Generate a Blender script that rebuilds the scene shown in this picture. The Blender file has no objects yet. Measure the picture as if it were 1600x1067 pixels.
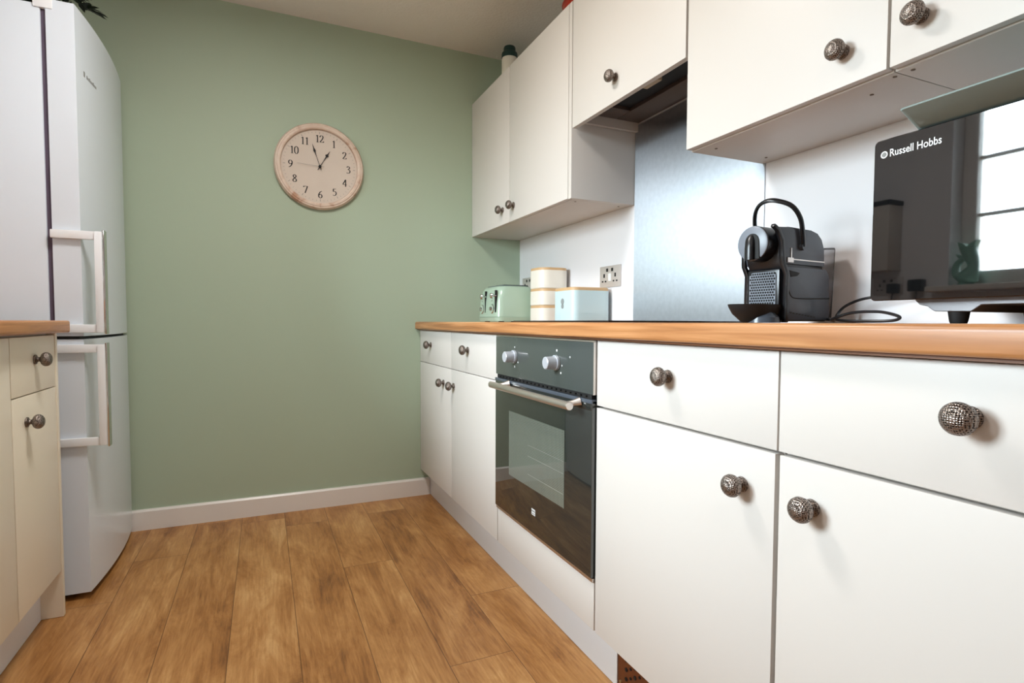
import bpy, bmesh, math, random
from mathutils import Vector, Matrix
random.seed(7)
PI = math.pi
S = bpy.context.scene
COL = S.collection

# ---------------------------------------------------------------- camera, world, lights, exposure
CAM = Vector((-0.7278, -2.7978, 0.8909))
yaw, pit, rol = math.radians(24.304), math.radians(-2.4686), math.radians(0.201)
fw = Vector((math.sin(yaw)*math.cos(pit), math.cos(yaw)*math.cos(pit), math.sin(pit)))
rt = Vector((math.cos(yaw), -math.sin(yaw), 0)); up = rt.cross(fw)
rt2 = rt*math.cos(rol) + up*math.sin(rol); up2 = up*math.cos(rol) - rt*math.sin(rol)
cd = bpy.data.cameras.new('camera'); cam = bpy.data.objects.new('camera', cd); COL.objects.link(cam)
cam.matrix_world = Matrix(((rt2.x, up2.x, -fw.x, CAM.x), (rt2.y, up2.y, -fw.y, CAM.y), (rt2.z, up2.z, -fw.z, CAM.z), (0, 0, 0, 1)))
cd.sensor_width = 36; cd.lens = 36*872.38/1600
cd.shift_x = -5.74/1600; cd.shift_y = 7.3/1600
cd.clip_start = 0.02
S.camera = cam

S.view_settings.view_transform = 'Standard'; S.view_settings.look = 'None'
S.view_settings.gamma = 1; S.view_settings.use_curve_mapping = False
S.view_settings.exposure = 0.28

SKY = 50.0
w = bpy.data.worlds.new('world'); S.world = w; w.use_nodes = True
bg = w.node_tree.nodes['Background']; bg.inputs[1].default_value = SKY
_t = w.node_tree; _c = _t.nodes.new('ShaderNodeTexCoord'); _s = _t.nodes.new('ShaderNodeSeparateXYZ'); _r = _t.nodes.new('ShaderNodeValToRGB')
_t.links.new(_c.outputs['Generated'], _s.inputs[0]); _m = _t.nodes.new('ShaderNodeMath'); _m.operation = 'MULTIPLY_ADD'; _m.inputs[1].default_value = 0.5; _m.inputs[2].default_value = 0.5
_t.links.new(_s.outputs[2], _m.inputs[0]); _t.links.new(_m.outputs[0], _r.inputs[0]); _t.links.new(_r.outputs[0], bg.inputs[0])
_e = _r.color_ramp.elements; _e[0].position = 0.47; _e[0].color = (0.09, 0.085, 0.06, 1)      # garden below the horizon
_e[1].position = 1.0; _e[1].color = (0.80, 0.90, 1.0, 1)
for _p, _k in ((0.50, (0.30, 0.30, 0.29, 1)), (0.56, (0.80, 0.90, 1.0, 1)), (0.72, (0.82, 0.91, 1.0, 1))): _x = _e.new(_p); _x.color = _k

def portal(name, loc, rot, sx, sy):
    l = bpy.data.lights.new(name, 'AREA'); l.shape = 'RECTANGLE'; l.size = sx; l.size_y = sy
    l.cycles.is_portal = True
    o = bpy.data.objects.new(name, l); COL.objects.link(o); o.location = loc; o.rotation_euler = rot
WX = -1.86                                   # inner face of the window wall
WY0, WY1, WZ0, WZ1 = -1.205, -2.00, 1.07, 2.02   # window opening
RY = -4.3                                    # rear wall
DX0, DX1, DZ1 = -1.30, -0.45, 2.02           # rear door
portal('window_portal', (WX-0.16, (WY0+WY1)/2, (WZ0+WZ1)/2), (0, -PI/2, 0), WZ1-WZ0, WY0-WY1)
# ceiling fill lights, added for brightness, above the frame and behind the camera
FILLS = [(-0.72, -1.30, 16.0), (-0.75, -3.20, 4.0)]
for _x, _y, _e in FILLS:
    _l = bpy.data.lights.new('added_fill_light', 'AREA'); _l.shape = 'DISK'; _l.size = 0.40; _l.energy = _e; _l.color = (1.0, 0.975, 0.94)
    _o = bpy.data.objects.new('added_fill_light', _l); COL.objects.link(_o); _o.location = (_x, _y, 2.236)

# ---------------------------------------------------------------- materials
def lin(r, g, b):
    f = lambda c: (c/255/12.92) if c/255 <= 0.04045 else ((c/255+0.055)/1.055)**2.4
    return (f(r), f(g), f(b), 1)
MATS = {}
class NT:
    def __init__(s, name):
        s.m = bpy.data.materials.new(name); s.m.use_nodes = True; s.t = s.m.node_tree
        s.b = s.t.nodes['Principled BSDF']; s.out = s.t.nodes['Material Output']; MATS[name] = s.m
    def n(s, typ, **kw):
        o = s.t.nodes.new(typ)
        for k, v in kw.items():
            if k.startswith('i_'):
                o.inputs[k[2:].replace('_', ' ')].default_value = v
            else: setattr(o, k, v)
        return o
    def l(s, a, b): s.t.links.new(a, b)
    def math(s, op, a, b=None, c=None):
        o = s.n('ShaderNodeMath', operation=op)
        for i, v in enumerate((a, b, c)):
            if v is None: continue
            if isinstance(v, (int, float)): o.inputs[i].default_value = v
            else: s.l(v, o.inputs[i])
        return o.outputs[0]
    def coords(s): return s.n('ShaderNodeTexCoord').outputs['Object']
    def ramp(s, fac, stops):
        r = s.n('ShaderNodeValToRGB'); e = r.color_ramp.elements
        e[0].position, e[0].color = stops[0]; e[1].position, e[1].color = stops[-1]
        for p, c in stops[1:-1]:
            x = e.new(p); x.color = c
        s.l(fac, r.inputs[0]); return r.outputs[0]
    def bump(s, h, strength, dist=0.001):
        b = s.n('ShaderNodeBump'); b.inputs['Strength'].default_value = strength; b.inputs['Distance'].default_value = dist
        s.l(h, b.inputs['Height']); s.l(b.outputs[0], s.b.inputs['Normal'])
def plain(name, col, rough=0.5, metal=0.0, bump=None, coat=0.0, ior=1.5, vary=0.0, spec=None):
    k = NT(name); k.b.inputs['Base Color'].default_value = col; k.b.inputs['Roughness'].default_value = rough
    k.b.inputs['Metallic'].default_value = metal; k.b.inputs['Coat Weight'].default_value = coat; k.b.inputs['IOR'].default_value = ior
    if spec is not None: k.b.inputs['Specular IOR Level'].default_value = spec
    if vary or bump:
        nz = k.n('ShaderNodeTexNoise'); nz.inputs['Scale'].default_value = (bump[0] if bump else 6); nz.inputs['Detail'].default_value = 4
        k.l(k.coords(), nz.inputs['Vector'])
        if vary:
            a = tuple(c*(1-vary) for c in col[:3])+(1,)
            k.l(k.ramp(nz.outputs[0], [(0.3, a), (0.7, col)]), k.b.inputs['Base Color'])
        if bump: k.bump(nz.outputs[0], bump[1], bump[2])
    return k.m
M = {}
M['green'] = plain('green_wall_paint', lin(172, 187, 164), 0.6, bump=(160, 0.12, 0.0006), spec=0.35)
M['white_wall'] = plain('white_wall_paint', lin(236, 234, 236), 0.55, bump=(120, 0.1, 0.0005))
M['ceiling'] = plain('textured_ceiling', lin(232, 226, 218), 0.85, bump=(75, 0.9, 0.004))
M['cab'] = plain('cabinet_white', lin(218, 212, 206), 0.46, bump=(40, 0.03, 0.0004))
M['cream'] = plain('cabinet_white_warm', lin(236, 226, 206), 0.36, bump=(40, 0.03, 0.0004))  # white cabinet paint with warm floor bounce put into its colour
M['carcass'] = plain('carcass_melamine', lin(212, 204, 196), 0.45, vary=0.03)
M['skirting'] = plain('skirting_gloss', lin(232, 226, 220), 0.3, vary=0.02)
M['plinth'] = plain('plinth_white', lin(226, 226, 228), 0.35, vary=0.02)
M['screwcap'] = plain('screw_cap_brown', lin(120, 104, 88), 0.7, vary=0.1)  # brown of the screw caps
M['fridge'] = plain('fridge_enamel', lin(222, 229, 238), 0.22, vary=0.01)
M['fridge_white'] = plain('fridge_plastic', lin(238, 239, 242), 0.3, vary=0.01)
M['gasket'] = plain('gasket_rubber', lin(92, 78, 96), 0.7, vary=0.1)
M['chrome'] = plain('chrome', lin(215, 215, 218), 0.1, 1.0, vary=0.03)
M['plate'] = plain('satin_socket_plate', lin(222, 214, 210), 0.5, 0.6, vary=0.03)
M['satin'] = plain('satin_steel', lin(226, 218, 212), 0.38, 1.0, vary=0.05)
M['silver'] = plain('silver_plastic', lin(205, 208, 216), 0.3, 0.35, vary=0.03)
M['black'] = plain('black_plastic', lin(22, 22, 25), 0.3, vary=0.1)
M['mattblack'] = plain('matt_black', lin(16, 16, 17), 0.65, vary=0.1)
M['charcoal'] = plain('charcoal_gloss_plastic', lin(78, 85, 95), 0.26, vary=0.04)
M['greyplastic'] = plain('mid_grey_plastic', lin(124, 130, 140), 0.35, vary=0.04)
M['hob'] = plain('ceramic_hob_glass', lin(12, 13, 14), 0.06, vary=0.1)
M['toaster'] = plain('toaster_sage_enamel', lin(176, 198, 178), 0.18, vary=0.02)
M['bin'] = plain('pale_blue_enamel', lin(206, 228, 232), 0.3, vary=0.02)
M['canister'] = plain('cream_enamel', lin(242, 236, 224), 0.35, vary=0.02)
M['badge'] = plain('grey_badge', lin(150, 158, 160), 0.4, vary=0.05)
M['whiteprint'] = plain('white_print', lin(232, 232, 232), 0.5, vary=0.02)
M['greyprint'] = plain('grey_print', lin(120, 120, 116), 0.5, vary=0.02)
M['mwbody'] = plain('microwave_casing', lin(26, 27, 30), 0.35, vary=0.1)
M['mwpan'] = plain('microwave_underpan', lin(124, 122, 124), 0.35, 0.6, vary=0.1)
M['tray'] = plain('sage_grey_tray', lin(156, 176, 174), 0.4, vary=0.03)
M['hood'] = plain('hood_taupe_metal', lin(104, 90, 84), 0.35, 0.5, vary=0.08)
M['beige'] = plain('beige_plastic', lin(196, 178, 150), 0.5, vary=0.1)
M['jug'] = plain('jade_glaze', lin(150, 200, 182), 0.15, vary=0.3)
M['teal'] = plain('dark_teal_plastic', lin(20, 58, 56), 0.45, vary=0.1)
M['red'] = plain('red_enamel', lin(170, 42, 20), 0.3, vary=0.15)
M['leaf'] = plain('dark_leaf', lin(26, 40, 24), 0.5, vary=0.4)
M['pot'] = plain('grey_pot', lin(120, 112, 104), 0.6, vary=0.1)
M['clockface'] = plain('clock_paper', lin(212, 198, 184), 0.6, vary=0.05)
M['copper'] = plain('brown_bronze_plate', lin(122, 70, 44), 0.4, 0.5, vary=0.25)
M['darkhole'] = plain('dark_hole', lin(10, 8, 8), 0.8, vary=0.1)
M['oak_lid'] = plain('bamboo_lid', lin(222, 184, 136), 0.45, vary=0.15)
M['brass'] = plain('slot_brass', lin(190, 170, 130), 0.35, 0.8, vary=0.1)
M['ovencavity'] = plain('oven_window_mesh_dark', lin(40, 42, 40), 0.4, vary=0.1)

# window glass: mostly see-through with a Fresnel gloss
k = NT('clear_glass'); k.t.nodes.remove(k.b)
tr = k.n('ShaderNodeBsdfTransparent'); gl = k.n('ShaderNodeBsdfGlossy'); gl.inputs['Roughness'].default_value = 0.01
fr = k.n('ShaderNodeFresnel'); fr.inputs[0].default_value = 1.45; mx = k.n('ShaderNodeMixShader')
tr.inputs[0].default_value = (0.94, 0.97, 0.96, 1)
k.l(fr.outputs[0], mx.inputs[0]); k.l(tr.outputs[0], mx.inputs[1]); k.l(gl.outputs[0], mx.inputs[2]); k.l(mx.outputs[0], k.out.inputs[0])
M['glass'] = k.m
# smoked acrylic (coffee machine tank)
k = NT('tank_acrylic'); k.t.nodes.remove(k.b)
tr = k.n('ShaderNodeBsdfTransparent'); gl = k.n('ShaderNodeBsdfGlossy'); gl.inputs['Roughness'].default_value = 0.05
fr = k.n('ShaderNodeFresnel'); fr.inputs[0].default_value = 1.6; mx = k.n('ShaderNodeMixShader'); tr.inputs[0].default_value = (0.86, 0.86, 0.88, 1)
k.l(fr.outputs[0], mx.inputs[0]); k.l(tr.outputs[0], mx.inputs[1]); k.l(gl.outputs[0], mx.inputs[2]); k.l(mx.outputs[0], k.out.inputs[0])
M['acrylic'] = k.m
# black mirror glass of oven and microwave
def mirror_glass(name, col, ior):
    k = NT(name); k.b.inputs['Base Color'].default_value = col; k.b.inputs['Roughness'].default_value = 0.02; k.b.inputs['IOR'].default_value = ior
    nz = k.n('ShaderNodeTexNoise'); nz.inputs['Scale'].default_value = 3.0; k.l(k.coords(), nz.inputs['Vector'])
    k.l(k.math('MULTIPLY_ADD', nz.outputs[0], 0.02, 0.012), k.b.inputs['Roughness'])
    return k.m
M['ovenglass'] = mirror_glass('oven_smoked_glass', lin(40, 44, 42), 1.95)
M['mwglass'] = mirror_glass('microwave_mirror_glass', lin(14, 15, 16), 1.8)
M['panelglass'] = mirror_glass('oven_control_glass', lin(72, 78, 76), 1.6)
# fine perforated oven window
k = NT('oven_window_screen'); co = k.coords()
vo = k.n('ShaderNodeTexVoronoi'); vo.inputs['Scale'].default_value = 230; vo.inputs['Randomness'].default_value = 0.0; k.l(co, vo.inputs['Vector'])
k.l(k.ramp(vo.outputs['Distance'], [(0.30, lin(44, 48, 46)), (0.42, lin(120, 126, 116))]), k.b.inputs['Base Color'])
k.b.inputs['Roughness'].default_value = 0.03; k.b.inputs['IOR'].default_value = 1.75
M['ovenscreen'] = k.m
# hammered pewter knobs
k = NT('hammered_pewter'); co = k.coords()
vo = k.n('ShaderNodeTexVoronoi'); vo.inputs['Scale'].default_value = 400; vo.inputs['Randomness'].default_value = 0.3; k.l(co, vo.inputs['Vector'])
k.l(k.ramp(vo.outputs['Distance'], [(0.30, lin(26, 20, 18)), (0.5, lin(150, 138, 130))]), k.b.inputs['Base Color'])
k.b.inputs['Metallic'].default_value = 0.9; k.b.inputs['Roughness'].default_value = 0.3
k.bump(vo.outputs['Distance'], 0.9, 0.0012); M['pewter'] = k.m
# vertically brushed steel splashback
k = NT('brushed_steel'); co = k.coords()
mp = k.n('ShaderNodeMapping'); mp.inputs['Scale'].default_value = (60, 60, 60); k.l(co, mp.inputs[0])
nz = k.n('ShaderNodeTexNoise'); nz.inputs['Scale'].default_value = 1.0; nz.inputs['Detail'].default_value = 3; k.l(mp.outputs[0], nz.inputs['Vector'])
k.l(k.ramp(nz.outputs[0], [(0.3, lin(188, 192, 198)), (0.7, lin(196, 200, 206))]), k.b.inputs['Base Color'])
k.b.inputs['Metallic'].default_value = 1.0; k.b.inputs['Roughness'].default_value = 0.36; k.b.inputs['Anisotropic'].default_value = 0.95; k.b.inputs['Anisotropic Rotation'].default_value = 0.0
tg = k.n('ShaderNodeTangent', direction_type='RADIAL', axis='Z'); k.l(tg.outputs[0], k.b.inputs['Tangent']); M['steel'] = k.m
# whitewashed wood of the clock
k = NT('whitewashed_wood'); co = k.coords()
nz = k.n('ShaderNodeTexNoise'); nz.inputs['Scale'].default_value = 14; nz.inputs['Detail'].default_value = 8; nz.inputs['Distortion'].default_value = 1.2; k.l(co, nz.inputs['Vector'])
k.l(k.ramp(nz.outputs[0], [(0.30, lin(186, 146, 122)), (0.42, lin(214, 190, 172)), (0.7, lin(226, 208, 192))]), k.b.inputs['Base Color'])
k.b.inputs['Roughness'].default_value = 0.6; k.bump(nz.outputs[0], 0.3, 0.002); M['clockwood'] = k.m

def wood_floor():
    k = NT('oak_laminate_planks'); co = k.coords(); sp = k.n('ShaderNodeSeparateXYZ'); k.l(co, sp.inputs[0])
    x, y = sp.outputs[0], sp.outputs[1]; PW, PL = 0.1755, 1.26
    u = k.math('DIVIDE', k.math('ADD', x, 0.476), PW); ix = k.math('FLOOR', u); fx = k.math('SUBTRACT', u, ix)
    wn = k.n('ShaderNodeTexWhiteNoise', noise_dimensions='1D'); k.l(ix, wn.inputs['W'])
    v = k.math('ADD', k.math('DIVIDE', y, PL), wn.outputs['Value']); iy = k.math('FLOOR', v); fy = k.math('SUBTRACT', v, iy)
    cb = k.n('ShaderNodeCombineXYZ'); k.l(ix, cb.inputs[0]); k.l(iy, cb.inputs[1])
    w2 = k.n('ShaderNodeTexWhiteNoise', noise_dimensions='3D'); k.l(cb.outputs[0], w2.inputs[0])
    pid = w2.outputs['Value']
    sc = k.n('ShaderNodeCombineXYZ')
    k.l(k.math('MULTIPLY', x, 13.0), sc.inputs[0]); k.l(k.math('MULTIPLY', y, 3.0), sc.inputs[1]); k.l(k.math('MULTIPLY', pid, 37.0), sc.inputs[2])
    n1 = k.n('ShaderNodeTexNoise'); n1.inputs['Scale'].default_value = 1.0; n1.inputs['Detail'].default_value = 9; n1.inputs['Roughness'].default_value = 0.72; n1.inputs['Distortion'].default_value = 0.7
    k.l(sc.outputs[0], n1.inputs['Vector'])
    s2 = k.n('ShaderNodeCombineXYZ')
    k.l(k.math('MULTIPLY', x, 160.0), s2.inputs[0]); k.l(k.math('MULTIPLY', y, 9.0), s2.inputs[1]); k.l(k.math('MULTIPLY', pid, 11.0), s2.inputs[2])
    n2 = k.n('ShaderNodeTexNoise'); n2.inputs['Scale'].default_value = 1.0; n2.inputs['Detail'].default_value = 5; n2.inputs['Distortion'].default_value = 0.5; k.l(s2.outputs[0], n2.inputs['Vector'])
    s3 = k.n('ShaderNodeCombineXYZ')
    k.l(k.math('MULTIPLY', x, 6.0), s3.inputs[0]); k.l(k.math('MULTIPLY', y, 2.2), s3.inputs[1]); k.l(k.math('MULTIPLY', pid, 5.0), s3.inputs[2])
    n3 = k.n('ShaderNodeTexNoise'); n3.inputs['Scale'].default_value = 1.0; n3.inputs['Detail'].default_value = 4; k.l(s3.outputs[0], n3.inputs['Vector'])
    a = k.math('ADD', k.math('MULTIPLY', n1.outputs[0], 0.54), k.math('MULTIPLY', n2.outputs[0], 0.24))
    a = k.math('ADD', a, k.math('MULTIPLY', n3.outputs[0], 0.36))
    a = k.math('ADD', a, k.math('MULTIPLY_ADD', pid, 0.06, -0.095))
    c = k.ramp(a, [(0.34, lin(124, 78, 38)), (0.44, lin(164, 111, 58)), (0.54, lin(190, 138, 82)), (0.66, lin(216, 170, 114))])
    e = k.math('MINIMUM', k.math('MULTIPLY', k.math('MINIMUM', fx, k.math('SUBTRACT', 1.0, fx)), PW), k.math('MULTIPLY', k.math('MINIMUM', fy, k.math('SUBTRACT', 1.0, fy)), PL))
    g = k.math('LESS_THAN', e, 0.0010)
    mx = k.n('ShaderNodeMix', data_type='RGBA'); k.l(k.math('MULTIPLY', g, 0.75), mx.inputs[0]); k.l(c, mx.inputs[6]); mx.inputs[7].default_value = lin(80, 48, 26)
    k.l(mx.outputs[2], k.b.inputs['Base Color'])
    k.l(k.math('MULTIPLY_ADD', n2.outputs[0], 0.2, 0.32), k.b.inputs['Roughness'])
    h = k.math('SUBTRACT', k.math('MULTIPLY', n2.outputs[0], 0.3), g); k.bump(h, 0.25, 0.0006)
    return k.m
M['floor'] = wood_floor()
def wood_top(name, c0, c1, c2):
    k = NT(name); co = k.coords(); mp = k.n('ShaderNodeMapping'); mp.inputs['Scale'].default_value = (34, 2.2, 60); k.l(co, mp.inputs[0])
    n1 = k.n('ShaderNodeTexNoise'); n1.inputs['Scale'].default_value = 1.0; n1.inputs['Detail'].default_value = 7; n1.inputs['Distortion'].default_value = 0.8; k.l(mp.outputs[0], n1.inputs['Vector'])
    k.l(k.ramp(n1.outputs[0], [(0.33, c0), (0.5, c1), (0.68, c2)]), k.b.inputs['Base Color'])
    k.b.inputs['Roughness'].default_value = 0.35; k.bump(n1.outputs[0], 0.06, 0.0005); return k.m
M['worktop'] = wood_top('beech_worktop', lin(152, 98, 56), lin(182, 124, 76), lin(202, 146, 98))
M['worktop_shaded'] = wood_top('beech_worktop_shaded', lin(92, 58, 38), lin(110, 70, 44), lin(128, 84, 54))  # darker copy of the beech, shade below the worktop put into its colour

# ---------------------------------------------------------------- mesh helpers
class MB:
    def __init__(s): s.bm = bmesh.new()
    def _merge(s, b, mat=None):
        if mat is not None: bmesh.ops.transform(b, matrix=mat, verts=b.verts)
        me = bpy.data.meshes.new('tmp'); b.to_mesh(me); b.free(); s.bm.from_mesh(me); bpy.data.meshes.remove(me); return s
    def box(s, x0, x1, y0, y1, z0, z1, bev=0.0, seg=2, mat=None):
        b = bmesh.new(); bmesh.ops.create_cube(b, size=1)
        for v in b.verts:
            v.co = Vector(((x0+x1)/2+v.co.x*abs(x1-x0), (y0+y1)/2+v.co.y*abs(y1-y0), (z0+z1)/2+v.co.z*abs(z1-z0)))
        if bev: bmesh.ops.bevel(b, geom=b.edges[:], offset=bev, segments=seg, affect='EDGES', profile=0.6)
        return s._merge(b, mat)
    def lathe(s, prof, n=32, mat=None, a0=0.0, a1=2*PI):
        """prof = [(r, z)...], spun about z"""
        b = bmesh.new(); full = abs(a1-a0-2*PI) < 1e-6; cnt = n if full else n+1; rings = []
        for r, z in prof:
            if r < 1e-6: rings.append([b.verts.new((0, 0, z))])
            else: rings.append([b.verts.new((r*math.cos(a0+(a1-a0)*i/n), r*math.sin(a0+(a1-a0)*i/n), z)) for i in range(cnt)])
        for A, B in zip(rings, rings[1:]):
            for i in range(n):
                j = (i+1) % cnt
                if len(A) == 1 and len(B) == 1: continue
                if len(A) == 1: b.faces.new((A[0], B[i], B[j]))
                elif len(B) == 1: b.faces.new((A[i], A[j], B[0]))
                else: b.faces.new((A[i], A[j], B[j], B[i]))
        if full:
            for R in (rings[0], rings[-1]):
                if len(R) > 2: b.faces.new(R)
        bmesh.ops.recalc_face_normals(b, faces=b.faces[:])
        return s._merge(b, mat)
    def prism(s, pts, axis, a, c, bev=0.0, seg=2, mat=None):
        """polygon extruded along axis from a to c; pts are the other two coordinates in x,y,z order"""
        b = bmesh.new()
        def P(p, q): return {'x': (q, p[0], p[1]), 'y': (p[0], q, p[1]), 'z': (p[0], p[1], q)}[axis]
        A = [b.verts.new(P(p, a)) for p in pts]; B = [b.verts.new(P(p, c)) for p in pts]; n = len(pts)
        b.faces.new(A); b.faces.new(B[::-1])
        for i in range(n): b.faces.new((A[i], B[i], B[(i+1) % n], A[(i+1) % n]))
        bmesh.ops.recalc_face_normals(b, faces=b.faces[:])
        if bev:
            ed = [e for e in b.edges if e.is_manifold and e.calc_face_angle(0) > 0.6]
            bmesh.ops.bevel(b, geom=ed, offset=bev, segments=seg, affect='EDGES', profile=0.6)
        return s._merge(b, mat)
    def tube(s, pts, r, n=10, mat=None, flat=None):
        pts = [Vector(p) for p in pts]; b = bmesh.new(); rings = []; nrm = None
        for i, p in enumerate(pts):
            t = (pts[min(i+1, len(pts)-1)]-pts[max(i-1, 0)]).normalized()
            if nrm is None:
                nrm = t.orthogonal().normalized() if flat is None else (Vector(flat)-t*t.dot(Vector(flat))).normalized()
            else: nrm = (nrm-t*nrm.dot(t)).normalized()
            bn = t.cross(nrm); rr = r[i] if isinstance(r, list) else r
            ra, rb = rr if isinstance(rr, tuple) else (rr, rr)
            rings.append([b.verts.new(p+nrm*ra*math.cos(2*PI*q/n)+bn*rb*math.sin(2*PI*q/n)) for q in range(n)])
        for A, B in zip(rings, rings[1:]):
            for q in range(n): b.faces.new((A[q], A[(q+1) % n], B[(q+1) % n], B[q]))
        b.faces.new(rings[0][::-1]); b.faces.new(rings[-1])
        bmesh.ops.recalc_face_normals(b, faces=b.faces[:])
        return s._merge(b, mat)
    def cyl(s, p, q, r, n=24, r2=None):
        return s.tube([p, q], [r, r if r2 is None else r2], n)
    def poly(s, pts3):
        vs = [s.bm.verts.new(p) for p in pts3]; s.bm.faces.new(vs); return s
def spline(pts, sub=8):
    pts = [Vector(p) for p in pts]; out = []
    for i in range(len(pts)-1):
        p0, p1, p2, p3 = pts[max(i-1, 0)], pts[i], pts[i+1], pts[min(i+2, len(pts)-1)]
        for k in range(sub):
            t = k/sub; out.append(0.5*((2*p1)+(p2-p0)*t+(2*p0-5*p1+4*p2-p3)*t*t+(3*p1-p0-3*p2+p3)*t**3))
    out.append(pts[-1]); return out
def rrect(x0, x1, y0, y1, r, n=6):
    o = []
    for cx, cy, a in ((x1-r, y1-r, 0), (x0+r, y1-r, PI/2), (x0+r, y0+r, PI), (x1-r, y0+r, 1.5*PI)):
        for i in range(n+1): o.append((cx+r*math.cos(a+PI/2*i/n), cy+r*math.sin(a+PI/2*i/n)))
    return o
def lathe_on(axis, p):
    """matrix taking the lathe's +z to the given world axis at point p"""
    return Matrix.Translation(p) @ Vector((0, 0, 1)).rotation_difference(Vector(axis)).to_matrix().to_4x4()

ORG = {}
def origin(o): return ORG.get(o.name, Vector((0, 0, 0)))
def obj(name, mb, mat, parent=None, local=False, loc=None, angle=35, base=None):
    """one mesh object; geometry given in world coordinates unless local=True"""
    me = bpy.data.meshes.new(name); bm = mb.bm
    o = bpy.data.objects.new(name, me); COL.objects.link(o)
    if parent is not None:
        o.parent = parent; W = origin(parent)
        if loc is not None: o.location = loc
        elif not local: bmesh.ops.translate(bm, vec=-W, verts=bm.verts)
        ORG[o.name] = W+(Vector(loc) if loc is not None else Vector((0, 0, 0)))
    else:
        if base is None and not local:
            xs = [v.co for v in bm.verts]
            base = Vector(((min(c.x for c in xs)+max(c.x for c in xs))/2, (min(c.y for c in xs)+max(c.y for c in xs))/2, min(c.z for c in xs)))
        base = Vector(base) if base is not None else Vector((0, 0, 0))
        if not local: bmesh.ops.translate(bm, vec=-base, verts=bm.verts)
        o.location = base; ORG[o.name] = base
    bm.to_mesh(me); bm.free()
    if isinstance(mat, (list, tuple)):
        for m in mat: me.materials.append(m)
    else: me.materials.append(mat)
    for p in me.polygons: p.use_smooth = True
    me.set_sharp_from_angle(angle=math.radians(angle))
    return o
def many(name, mbs, mat, parent, **kw):
    return [obj(name, m, mat, parent, **kw) for m in mbs]
def tag(o, label, cat, group=None):
    o['label'] = label; o['category'] = cat
    if group: o['group'] = group
    return o
def thing(name, label, cat, loc, rz=0, group=None):
    o = bpy.data.objects.new(name, None); COL.objects.link(o); o.location = loc; o.rotation_euler = (0, 0, rz)
    o.empty_display_size = 0.05; ORG[o.name] = Vector(loc); return tag(o, label, cat, group)
def struct(name, mb, mat, parent=None):
    o = obj(name, mb, mat, parent, base=(0, 0, 0) if parent is None else None)
    if parent is None: o['kind'] = 'structure'
    return o

# ---------------------------------------------------------------- the room
RX = 0.559; CZ = 2.283
struct('floor', MB().box(WX-0.2, RX+0.2, RY-0.2, 0.15, -0.1, 0.0), M['floor'])
struct('ceiling', MB().box(WX-0.2, RX+0.2, RY-0.2, 0.15, CZ, CZ+0.1), M['ceiling'])
struct('wall_back', MB().box(WX-0.2, RX+0.2, 0.0, 0.15, 0, CZ), M['green'])
struct('wall_right', MB().box(RX, RX+0.15, RY, 0.0, 0, CZ), M['white_wall'])
mb = MB()
mb.box(WX-0.2, WX, RY, WY1, 0, CZ).box(WX-0.2, WX, WY0, 0, 0, CZ).box(WX-0.2, WX, WY1, WY0, 0, WZ0-0.03).box(WX-0.2, WX, WY1, WY0, WZ1, CZ)
struct('wall_left', mb, M['white_wall'])
mb = MB(); mb.box(WX-0.2, DX0, RY-0.15, RY, 0, CZ).box(DX1, RX+0.15, RY-0.15, RY, 0, CZ).box(DX0, DX1, RY-0.15, RY, DZ1, CZ)
struct('wall_rear', mb, M['white_wall'])
struct('baseboard_back', MB().prism([(-0.016, 0.0), (0.0, 0.0), (0.0, 0.087), (-0.009, 0.087), (-0.0155, 0.079)], 'x', -1.86, 0.045), M['skirting'])

# window_1: casement with glazing bars, sill board
GX = WX-0.12
def glazed(name, uy0, uy1, z0, z1, cols, rows_z, put, frame_w=0.055):
    pass
win = bpy.data.objects.new('window_1', None); COL.objects.link(win); win['kind'] = 'structure'; ORG['window_1'] = Vector((0, 0, 0))
mb = MB(); F = 0.06
mb.box(GX-0.035, GX+0.03, WY0-F, WY0, WZ0, WZ1, 0.004).box(GX-0.035, GX+0.03, WY1, WY1+F, WZ0, WZ1, 0.004)
mb.box(GX-0.034, GX+0.029, WY1+F, WY0-F, WZ0, WZ0+0.07, 0.004).box(GX-0.034, GX+0.029, WY1+F, WY0-F, WZ1-F, WZ1, 0.004)
for y in (-1.6025,): mb.box(GX-0.034, GX+0.029, y-0.03, y+0.03, WZ0+0.07, WZ1-F, 0.004)
struct('window_frame', mb, M['skirting'], win)
mb = MB()
for z in (1.405, 1.672): mb.box(GX-0.012, GX+0.016, WY1+F, WY0-F, z-0.008, z+0.008, 0.003)
struct('glazing_bar', mb, M['skirting'], win)
struct('window_pane', MB().box(GX-0.004, GX, WY1+F-0.01, WY0-F+0.01, WZ0+0.06, WZ1-F+0.01), M['glass'], win)
struct('window_sill', MB().box(GX+0.03, WX+0.075, WY1-0.05, WY0+0.065, WZ0-0.028, WZ0, 0.008, 3), M['skirting'], win)

# door_1: plain panelled door in the rear wall, behind the camera
door = bpy.data.objects.new('door_1', None); COL.objects.link(door); door['kind'] = 'structure'; ORG['door_1'] = Vector((0, 0, 0))
struct('door_leaf', MB().box(DX0+0.03, DX1-0.03, RY-0.05, RY-0.01, 0.008, DZ1-0.03, 0.003), M['skirting'], door)
struct('door_frame', MB().box(DX0, DX0+0.03, RY-0.15, RY+0.01, 0, DZ1).box(DX1-0.03, DX1, RY-0.15, RY+0.01, 0, DZ1).box(DX0+0.03, DX1-0.03, RY-0.15, RY+0.01, DZ1-0.03, DZ1), M['skirting'], door)
struct('door_handle', MB().cyl((DX1-0.09, RY-0.01, 1.0), (DX1-0.09, RY+0.045, 1.0), 0.009, 16).tube([(DX1-0.085, RY+0.042, 1.0), (DX1-0.20, RY+0.042, 1.0)], 0.008, 12), M['satin'], door)

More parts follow.
